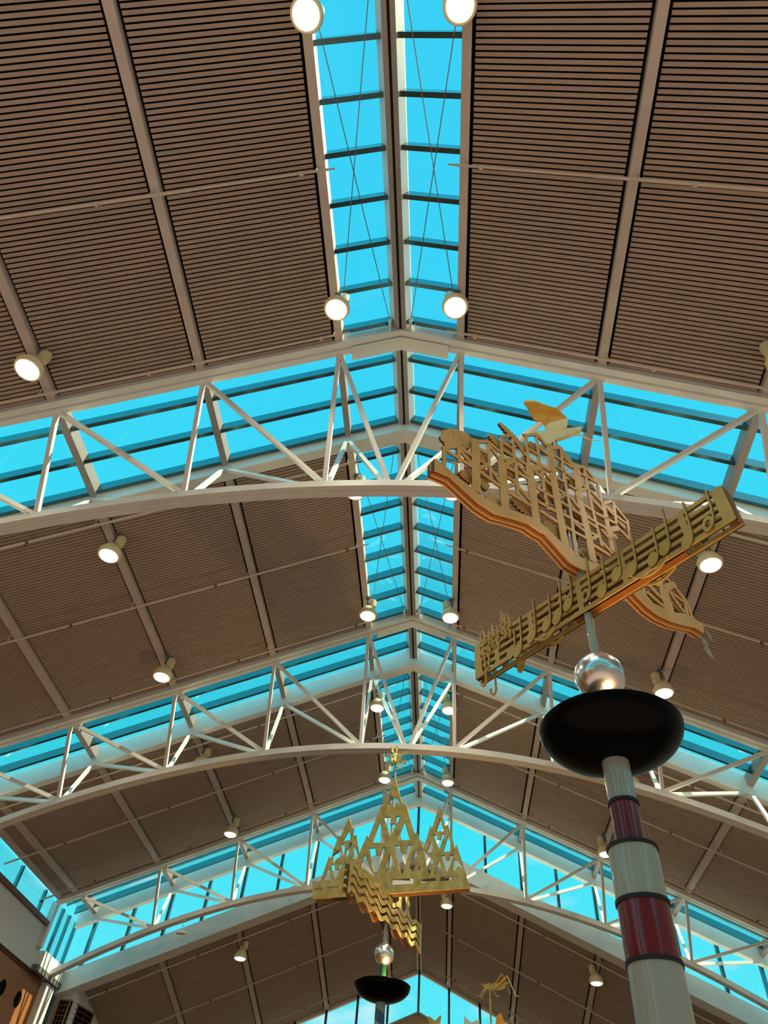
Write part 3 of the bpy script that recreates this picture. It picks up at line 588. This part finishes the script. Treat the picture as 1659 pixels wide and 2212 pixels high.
# bridge: three cut plates and an underside with the uplight's glow in its colour
bf = Plane(P1, 37.0, .04); bm_ = Plane(P1, 37.0, 0.0); bb = Plane(P1, 37.0, -.04)
low, up = T['br_low'], T['br_up']
m = MB(); band = low + list(reversed(up)); plate(m, bf, band, [], .010)
for k,(u0,z0,u1,z1,w) in enumerate(T['br_bars']): strip2(m, bf, u0, z0, u1, z1, w, .008, .0006*(k%6))
m.build('bridge_lattice', [M['mdf'], M['edge']], o1)
m = MB(); plate(m, bm_, [(u,z-.012) for u,z in low]+[(u-.01,z) for u,z in reversed(up)], [], .010); m.build('bridge_rib', M['mdf'], o1)
m = MB(); plate(m, bb, band, [], .012)
m.build('bridge_back_plate', M['mdf'], o1)
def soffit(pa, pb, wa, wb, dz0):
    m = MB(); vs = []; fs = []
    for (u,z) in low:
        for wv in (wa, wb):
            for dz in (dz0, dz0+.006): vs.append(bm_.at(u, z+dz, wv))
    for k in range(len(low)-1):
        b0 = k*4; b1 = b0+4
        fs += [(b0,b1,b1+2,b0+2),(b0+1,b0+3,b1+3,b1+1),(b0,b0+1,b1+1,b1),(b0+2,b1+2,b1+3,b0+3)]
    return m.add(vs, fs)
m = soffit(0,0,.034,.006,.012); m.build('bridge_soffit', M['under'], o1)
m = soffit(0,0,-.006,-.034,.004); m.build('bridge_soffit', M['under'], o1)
u0, zt, zb2 = up[0][0], up[0][1], low[0][1]
m = MB(); m.hexa([bm_.at(u0+du,zz,ww) for zz in (zb2,zt) for du,ww in ((-.004,.034),(.004,.034),(.004,-.034),(-.004,-.034))]); m.build('bridge_end_cap', M['edge'], o1)
# rose with slit petals
rc = (sum(p[0] for p in T['rose'])/14, sum(p[1] for p in T['rose'])/14)
hl = []
for rr,n0,off in ((.035,3,0),(.07,5,.4),(.105,7,.1)):
    for k in range(n0):
        a0 = off+k*2*math.pi/n0; a1 = a0+2*math.pi/n0*.62; q = []
        for t in range(6): a = a0+(a1-a0)*t/5; q.append((rc[0]+rr*math.cos(a), rc[1]+rr*.8*math.sin(a)))
        for t in range(5,-1,-1): a = a0+(a1-a0)*t/5; q.append((rc[0]+(rr+.005)*math.cos(a), rc[1]+(rr+.005)*.8*math.sin(a)))
        hl.append(q)
m = MB(); plate2(m, bm_, T['rose'], hl, .010, .01); m.build('rose', [M['mdf'],M['edge']], o1)
m = MB(); strip(m, bm_, rc[0]+.12, rc[1]-.10, rc[0]+.16, 3.62, .03, .01, .008); m.build('stem', M['mdf'], o1)
for k,(a,b) in enumerate(T['fern']):
    m = MB(); w = .045 if k < 2 else .062
    plate2(m, bm_, leaf(a, b, w, 6 if k else 9), [], .008, .012-.008*(k%3)); m.build('fern_leaf', [M['mdf'],M['edge']], o1)
for k,(a,b) in enumerate(T['tail']):
    m = MB(); plate(m, bm_, leaf(b, a, .012, 4), [], .008, .03-.02*k); m.build('tail_frond', M['poleW'], o1)
# bird
bd = Plane(P1, 8.0, 0.0)
m = MB(); plate(m, bd, T['bird_body'], [], .05); bird = m.build('bird', M['birdl'], o1)
m = MB(); wing = T['bird_wing']
zc = min(z for u,z in wing)
cu = MB(); plate(cu, bd, wing, [], .012); plate(cu, bd, T['wing_root_lit'], [], .020, 0, 1); plate(cu, bd, T['wing_tip_lit'], [], .020, 0, 1)  # pale root and tip: bright light on the wing put into the colour
for p in cu.v:
    h = max(0, p.z - zc); p += bd.n*(.06*math.sin(h*6.0))
cu.build('wing', [M['birdg'],M['birdl']], bird)
m = MB(); pts = [bd.at(u,z,0) for u,z in T['bird_leg']]; m.tube(pts, [.012,.010,.007,.006,.003], 8); m.build('legs', M['birdl'], bird, True)
# music staff: front and back frames joined by end caps
MA = -48.8
mf = Plane(P1, MA, .035); mk = Plane(P1, MA, -.035)
uL, uR, z0, z1 = -1.02, 1.10, 3.045, 3.335
def staff(pl, t=.010):
    m = MB(); holes = []
    nb_ = 4; lw_ = .022; gap = (z1-z0-.030*2-lw_*3)/4
    bars = [uL+.03, -.80, -.46, -.02, .34, .80, uR-.06]
    for k in range(4):
        a = z0+.030+k*(gap+lw_)
        for j in range(len(bars)-1):
            holes.append([(bars[j]+.03,a),(bars[j+1]-.012,a),(bars[j+1]-.012,a+gap),(bars[j]+.03,a+gap)])
    plate(m, pl, [(uL,z0),(uR,z0),(uR,z1),(uL,z1)], holes, t, 0, 0); plate(m, pl, [(uL,z0),(uR,z0),(uR,z1),(uL,z1)], holes, .012, -t/2-.006, 1); return m
mu = staff(mf).build('staff_front', [M['olive'],M['oedge']], o1)
staff(mk).build('staff_back', [M['olive'],M['oedge']], o1)
for u in (uL+.004, uR-.004):
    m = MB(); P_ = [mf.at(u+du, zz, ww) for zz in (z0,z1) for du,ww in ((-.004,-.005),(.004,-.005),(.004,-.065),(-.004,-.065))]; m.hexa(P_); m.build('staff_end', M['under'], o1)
m = MB(); m.hexa([mf.at(u,zz,ww) for zz in (z0-.0,z0+.012) for u,ww in ((-.1,-.006),(.75,-.006),(.75,-.064),(-.1,-.064))]); m.build('staff_soffit', M['under'], o1)  # the uplight's glow on the staff's underside, as colour
for k,((ua,za),(ub,zb3)) in enumerate(T['stems']):
    m = MB(); pts = [(ua,za),(ua*.55+ub*.45,za*.45+zb3*.55),(ub,zb3+.03),(ub-.012,zb3-.005),(ub-.035,zb3-.028)]
    for a,b in zip(pts[:-1],pts[1:]): strip(m, mf, a[0],a[1],b[0],b[1], .012, .008, .014); strip(m, mf, a[0],a[1],b[0],b[1], .014, .008, .007, 1)
    hole = [ell(ub-.042, zb3+.012, .016, .028, -.35, 14)] if k in (6,13) else []
    plate(m, mf, ell(ub-.042, zb3+.012, .034, .054, -.35), hole, .008, .0135); plate(m, mf, ell(ub-.042, zb3+.012, .035, .055, -.35), hole, .008, .007, 1)
    m.build('music_note', [M['olive'],M['oedge']], o1)
    if k in (1,3,5,8,11):
        m = MB(); plate(m, mk, ell(ub-.10, zb3-.03, .034, .06, -.3), [], .012, -.010); strip(m, mk, ub-.07, zb3-.02, ub-.07, zb3+.2, .012, .012, -.010); m.build('music_note', M['olive'], o1)
def sweep(pl, pts, wd, t, w, name, par, mm):
    m = MB()
    for a,b in zip(pts[:-1],pts[1:]): strip(m, pl, *a, *b, wd, t, w)
    return m.build(name, mm, par)
def arc(cx,cz,rx,rz,a0,a1,n=14): return [(cx+rx*math.cos(math.radians(a0+(a1-a0)*k/n)), cz+rz*math.sin(math.radians(a0+(a1-a0)*k/n))) for k in range(n+1)]
cl = arc(-.925,3.36,.022,.075,200,-90,16)+[(-.935,3.25)]+arc(-.915,3.13,.052,.085,110,-90,10)+arc(-.915,3.12,.034,.075,-90,-250,10)+[(-.905,3.19)]
sweep(mf, cl, .012, .012, .010, 'treble_clef', o1, M['olive'])
sweep(mf, [(-.925,3.29),(-.905,3.10),(-.905,2.99)]+arc(-.93,2.985,.027,.045,0,-200,10), .012, .012, .010, 'treble_clef', o1, M['olive'])
sweep(mk, [(-.92,3.29),(-.90,3.06),(-.90,2.96)]+arc(-.925,2.955,.027,.045,0,-200,10), .012, .012, -.010, 'treble_clef', o1, M['olive'])
for k,u in enumerate([-.86,-.82,-.77,-.72,-.69,-.65]):
    m = MB(); z = 3.25+(.04 if k%2 else 0)+(.09 if k in (3,4) else .02)
    pts = [(u,z-.10),(u+.012,z-.06),(u-.006,z-.02),(u+.010,z+.03),(u+.002,z+.075),(u+.006,z+.12)]
    for a,b in zip(pts[:-1],pts[1:]): strip(m, mf, *a, *b, .013, .012, .010)
    for dz in (-.05,.0,.05): strip(m, mf, u-.022, z+dz-.01, u+.024, z+dz+.012, .011, .012, .0105)
    m.build('rest_sign', M['olive'], o1)
for (u0_,u1_,sag) in ((-.42,-.24,.05),(.40,.66,.055)):
    for pl,w in ((mf,.010),(mk,-.010)):
        sweep(pl, [(u0_+(u1_-u0_)*k/12, z0+.02-sag*math.sin(math.pi*k/12)) for k in range(13)], .014, .012, w, 'slur', o1, M['olive'])
for u,z in ((-.33,3.375),(.62,3.37)):
    m = MB(); plate(m, mk, [(u-.04,z-.05),(u+.04,z-.06),(u+.05,z+.03),(u+.0,z+.015),(u-.05,z+.05)], [], .012, .0); m.build('leaf_flag', M['olive'], o1)

# ------------------------------------------------------------------ sculpture with mountains and river
P2 = (-.16, 12.0, 0)
o2 = thing('sculpture', (-.158,12.0,-1.6), 'distant pole with gold mountain peaks, a snowflake on top and wavy river bands', 'sculpture')
m = MB(); m.lathe((-.158,12.0,0), [(0,-1.6),(.072,-1.6),(.072,2.98),(0,2.98)], 32); m.build('pole', M['poleW'], o2, True)
m = MB(); vs = []; fs = []; n = 260           # blue ribbon that climbs the pole
for k in range(n+1):
    z = 1.3 + 1.56*k/n; a = math.pi + (2.86-z)/.0414 - 3.62
    for da in [j*.22625 for j in range(17)]:
        vs.append((-.158+.0735*math.cos(a+da), 12.0+.0735*math.sin(a+da), z)); vs.append((-.158+.0700*math.cos(a+da), 12.0+.0700*math.sin(a+da), z))
for k in range(n):
    for j in range(16):
        b0 = k*34+j*2; b1 = b0+34; fs += [(b0,b0+2,b1+2,b1),(b0+1,b1+1,b1+3,b0+3)]
m.add(vs, fs); m.build('blue_spiral', M['poleB'], o2, True)
bowl(o2, (-.150,12.0,0), .420, .22, 3.12)
m = MB(); m.lathe((-.155,12.0,0), [(0,2.93),(.052,2.93),(.052,3.42),(0,3.42)], 24); m.build('neck', M['poleG'], o2, True)
ball(o2, (-.152,12.0,3.523), .149)
uplight(o2, (.02,11.86,3.02), 1)
m = MB(); m.tube([(-.155,12.0,3.65),(-.165,12.0,6.5)], [.030,.014], 14); m.build('rod', M['poleW'], o2, True)
mt = Plane(P2, -17.7, .05)
def grow(h, f=1.12):
    cx_ = sum(p[0] for p in h)/len(h); cz_ = sum(p[1] for p in h)/len(h); return [(cx_+(p[0]-cx_)*f, cz_+(p[1]-cz_)*f) for p in h]
for key,nm,w in (('m_center','fir_peak',0.),('m_right','fir_peak',-.020),('m_left','fir_peak',-.020)):
    m = MB(); hh = [grow(h) for h in T[key]['h']]; plate(m, mt, T[key]['o'], hh, .016, w); plate(m, mt, T[key]['o'], hh, .014, w-.015, 1); m.build(nm, [M['gold'],M['edge']], o2)
m = MB(); plate(m, mt, T['m_base']['o'], T['m_base']['h'], .02, .008); m.build('base_band', M['gold'], o2)
m = MB(); plate(m, Plane(P2,-17.7,-.09), [(-1.30,4.37),(1.36,4.37),(1.35,4.45),(-1.29,4.45)], [], .02); m.build('back_band', M['gold'], o2)
m = MB(); P_ = Plane(P2,-17.7,0); m.hexa([P_.at(u,4.366+dz,w) for dz in (0,.012) for u,w in ((-1.3,.045),(1.36,.045),(1.36,-.09),(-1.3,-.09))]); m.build('soffit', M['edge'], o2)
# snowflake: two crossed six armed stars
for az,nm in ((-17.7,'snowflake'),(60.0,'snowflake')):
    sp = Plane(P2, az, .0); m = MB(); cu_, cz_ = -.012, 6.77
    pts = []
    plate(m, sp, ell(cu_, cz_, .098, .098, 0, 24), [ell(cu_, cz_, .072, .072, 0, 18)], .014)
    for k in range(6):
        a = math.pi/6 + k*math.pi/3; ca, sa = math.cos(a), math.sin(a)
        strip(m, sp, cu_, cz_, cu_+.235*ca, cz_+.25*sa, .020, .014, .0005)
        for r,l in ((.13,.075),(.185,.055)):
            for sg in (-1,1):
                b_ = a + sg*.62; strip(m, sp, cu_+r*ca, cz_+r*sa, cu_+r*ca+l*math.cos(b_), cz_+r*sa+l*math.sin(b_), .017, .014, .001)
        strip(m, sp, cu_, cz_, cu_+.08*math.cos(a+.52), cz_+.08*math.sin(a+.52), .016, .014, .0008)
    m.build(nm, M['gold'], o2)
# river bands
rv = Plane(P2, 72.3, .06); rb_ = Plane(P2, 72.3, -.06)
def wavy(c0, c1, ph, wd, u0=-1.62, u1=1.52, n=84, amp=.036, L=.462):
    a = []; b = []
    for k in range(n+1):
        u = u0+(u1-u0)*k/n; z = c0+(c1-c0)*k/n + amp*math.sin(2*math.pi*(u-ph)/L)
        a.append((u, z-wd/2)); b.append((u, z+wd/2))
    return a + list(reversed(b))
for k,z in enumerate((4.185,4.085,3.975,3.86)):
    for pl,w,off in ((rv,0,0),(rb_,0,.03)):
        m = MB(); plate(m, pl, wavy(z, z+.20, -1.155+off, .066), [], .014, w, 0 if pl is rv else 1); plate(m, pl, wavy(z-.003, z+.197, -1.155+off, .062), [], .016, w-.015, 1); m.build('river_band', [M['gold'],M['edge']], o2)
m = MB(); plate(m, rv, [(-1.66,3.80),(-1.61,3.80),(-1.61,4.42),(-1.66,4.42)], [], .016, .002); plate(m, rb_, [(-1.66,3.80),(-1.60,3.80),(-1.60,4.42),(-1.66,4.42)], [], .016, .002); m.build('river_end_plate', M['gold'], o2)
m = MB(); plate(m, rv, [(1.47,3.98),(1.53,3.98),(1.53,4.45),(1.47,4.45)], [], .016, .002); m.build('river_end_plate', M['gold'], o2)
gc = (.66,4.47); pts = []
for k in range(48):
    a = k*2*math.pi/48; r = .27+.02*(1 if (k//2)%2 else -1); pts.append((gc[0]+r*math.cos(a), gc[1]+r*math.sin(a)))
m = MB(); plate(m, rv, pts, [ell(gc[0],gc[1],.12,.12,0,24)], .016, -.02); m.build('scalloped_disc', M['gold'], o2)
m = MB(); plate(m, rv, T['leaf2'], [], .016, .02); m.build('leaf_spray', M['gold'], o2)

# ------------------------------------------------------------------ sculpture with a grasshopper, mostly below the frame
o3 = thing('sculpture', (1.93,20.5,-1.6), 'far off gold grasshopper on a thin rod above crescents and a leaf', 'sculpture')
gp = Plane((1.97,20.5,0), 0, 0)
m = MB(); m.lathe((1.93,20.5,0), [(0,-1.6),(.075,-1.6),(.075,3.9),(0,3.9)], 24); m.build('pole', M['poleW'], o3, True)
m = MB(); m.hexa([gp.at(u,z,w) for z in (4.44,4.58) for u,w in ((-1.75,.07),(1.4,.07),(1.4,-.07),(-1.75,-.07))]); m.build('arm', M['gold'], o3)
m = MB(); m.lathe((1.93,20.5,0), [(0,3.9),(.03,3.9),(.03,4.45),(0,4.45)], 16); m.build('neck', M['poleW'], o3, True)
m = MB(); m.tube([gp.at(-.043,4.55), gp.at(-.04,5.42)], .024, 10); m.build('rod', M['gold'], o3, True)
m = MB(); plate(m, gp, T['g_body'], [], .05); gb = m.build('grasshopper', M['olive'], o3)
for key,w,mm in (('g_femur',.045,'birdg'),('g_femur2',-.045,'olive')):
    m = MB(); plate(m, gp, T[key], [], .02, w); m.build('hind_thigh', M[mm], gb)
for k,l in enumerate(T['g_lines']):
    w = .045 if k in (0,2,4,6) else -.045
    m = MB(); m.tube([gp.at(u,z,w) for u,z in l], .013 if k < 6 else .007, 7); m.build('leg' if k < 6 else 'antenna', M['birdl' if k == 0 else 'gold'], gb, True)
m = MB(); plate(m, gp, T['g_cres'], [], .03, .02); m.build('crescent', M['gold'], o3)
m = MB(); plate(m, gp, T['g_cres2'], [], .03, .0); m.build('crescent', M['white'], o3)
m = MB(); plate(m, gp, T['g_leaf'], [], .03, -.02); m.build('leaf', M['birdg'], o3)
for l in T['g_tips']:
    m = MB(); a, b = l; m.tube([gp.at(b[0],4.56), gp.at(*b), gp.at(*a)], [.016,.012,.004], 6); m.build('spike', M['gold'], o3, True)

# ------------------------------------------------------------------ sky, sun, lights
W = bpy.data.worlds.new('sky'); SC.world = W; W.use_nodes = True; nt = W.node_tree; nt.nodes.clear(); L = nt.links.new
out = nt.nodes.new('ShaderNodeOutputWorld'); bg = nt.nodes.new('ShaderNodeBackground'); tc = nt.nodes.new('ShaderNodeTexCoord'); sep = nt.nodes.new('ShaderNodeSeparateXYZ')
L(tc.outputs['Generated'], sep.inputs[0])
cr = nt.nodes.new('ShaderNodeValToRGB'); e = cr.color_ramp.elements
HORIZON_FILL = (.50,.385,.30); NADIR_FILL = (.80,.61,.48)  # warm lower half of the world, added as fill to light the ceilings
e[0].position = 0.0; e[0].color = (*NADIR_FILL,1); e[1].position = 1.0; e[1].color = (.050,.66,.93,1)
for p,c in ((.495,HORIZON_FILL),(.505,(.25,.80,.88)),(.60,(.13,.85,.94)),(.72,(.05,.80,.95)),(.86,(.05,.72,.94))):
    q = e.new(p); q.color = (*c,1)
mr = nt.nodes.new('ShaderNodeMapRange'); mr.inputs['From Min'].default_value = -1; mr.inputs['From Max'].default_value = 1
L(sep.outputs['Z'], mr.inputs['Value']); L(mr.outputs['Result'], cr.inputs['Fac'])
mp = nt.nodes.new('ShaderNodeMapping'); mp.inputs['Scale'].default_value = (3,3,11); L(tc.outputs['Generated'], mp.inputs['Vector'])
nz = nt.nodes.new('ShaderNodeTexNoise'); nz.inputs['Scale'].default_value = 2.2; nz.inputs['Detail'].default_value = 5; L(mp.outputs['Vector'], nz.inputs['Vector'])
c2 = nt.nodes.new('ShaderNodeMapRange'); c2.inputs['From Min'].default_value = .56; c2.inputs['From Max'].default_value = .74; L(nz.outputs['Fac'], c2.inputs['Value'])
lowm = nt.nodes.new('ShaderNodeMapRange'); lowm.inputs['From Min'].default_value = .45; lowm.inputs['From Max'].default_value = .22; L(sep.outputs['Z'], lowm.inputs['Value'])
abv = nt.nodes.new('ShaderNodeMath'); abv.operation = 'GREATER_THAN'; abv.inputs[1].default_value = .0; L(sep.outputs['Z'], abv.inputs[0])
mu1 = nt.nodes.new('ShaderNodeMath'); mu1.operation = 'MULTIPLY'; L(c2.outputs['Result'], mu1.inputs[0]); L(lowm.outputs['Result'], mu1.inputs[1])
mu2 = nt.nodes.new('ShaderNodeMath'); mu2.operation = 'MULTIPLY'; L(mu1.outputs[0], mu2.inputs[0]); L(abv.outputs[0], mu2.inputs[1])
mx = nt.nodes.new('ShaderNodeMix'); mx.data_type = 'RGBA'; L(mu2.outputs[0], mx.inputs['Factor']); L(cr.outputs['Color'], mx.inputs['A']); mx.inputs['B'].default_value = (.80,.92,.93,1)
# unseen half of the sky behind the viewer, brightened to light the beams cyan
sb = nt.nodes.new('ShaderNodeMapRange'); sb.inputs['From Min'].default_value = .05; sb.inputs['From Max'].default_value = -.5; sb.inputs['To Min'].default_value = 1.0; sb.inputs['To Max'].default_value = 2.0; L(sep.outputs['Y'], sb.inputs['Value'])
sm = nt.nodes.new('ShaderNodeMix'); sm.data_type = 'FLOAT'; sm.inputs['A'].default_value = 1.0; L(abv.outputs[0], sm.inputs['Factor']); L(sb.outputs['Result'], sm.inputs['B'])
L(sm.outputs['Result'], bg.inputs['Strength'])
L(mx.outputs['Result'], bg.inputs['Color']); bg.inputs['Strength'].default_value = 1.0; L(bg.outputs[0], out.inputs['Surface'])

SUND = (.60,-.015,1.0); SUNE = 15.0
def sun(name, frm, energy, color, angle=.6):
    l = bpy.data.lights.new(name, 'SUN'); l.energy = energy; l.color = color; l.angle = math.radians(angle)
    o = bpy.data.objects.new(name, l); COL.objects.link(o); d = Vector(frm); o.rotation_euler = d.to_track_quat('Z','Y').to_euler(); o.location = d*20 + Vector((0,0,20)); return o
sun('sun', SUND, SUNE, (1,.85,.55))
def point(name, loc, w, color, r=.05):
    l = bpy.data.lights.new(name, 'POINT'); l.energy = w; l.color = color; l.shadow_soft_size = r
    o = bpy.data.objects.new(name, l); COL.objects.link(o); o.location = loc; return o
for p in SPOTS:
    l = bpy.data.lights.new('lamp_light', 'SPOT'); l.energy = 125; l.color = (1,.83,.60); l.spot_size = math.radians(150); l.spot_blend = .5; l.shadow_soft_size = .13
    o = bpy.data.objects.new('lamp_light', l); COL.objects.link(o); o.location = p
point('bowl_uplight', (1.80,3.36,2.20), 22, (1,.50,.18), .03)
point('bowl_uplight', (.02,11.86,3.12), 150, (1,.56,.20), .03)

# ------------------------------------------------------------------ camera
cam = bpy.data.cameras.new('camera'); co = bpy.data.objects.new('camera', cam); COL.objects.link(co)
fpx, pitch, yaw, roll, cx = CAMP
fw = Vector((math.sin(yaw)*math.cos(pitch), math.cos(yaw)*math.cos(pitch), math.sin(pitch))); r = Vector((math.cos(yaw), -math.sin(yaw), 0)); u = r.cross(fw)
r2 = r*math.cos(roll) + u*math.sin(roll); u2 = -r*math.sin(roll) + u*math.cos(roll)
co.matrix_world = Matrix(((r2.x,u2.x,-fw.x,cx),(r2.y,u2.y,-fw.y,0),(r2.z,u2.z,-fw.z,0),(0,0,0,1)))
cam.sensor_fit = 'VERTICAL'; cam.sensor_height = 36; cam.sensor_width = 27; cam.lens = fpx/2212*36; cam.clip_start = .05; cam.clip_end = 200
SC.camera = co
SC.cycles.max_bounces = 7; SC.cycles.diffuse_bounces = 3; SC.cycles.glossy_bounces = 3
vs_ = SC.view_settings; vs_.view_transform = 'Standard'; vs_.look = 'None'; vs_.gamma = 1; vs_.exposure = 0.0; vs_.use_curve_mapping = False
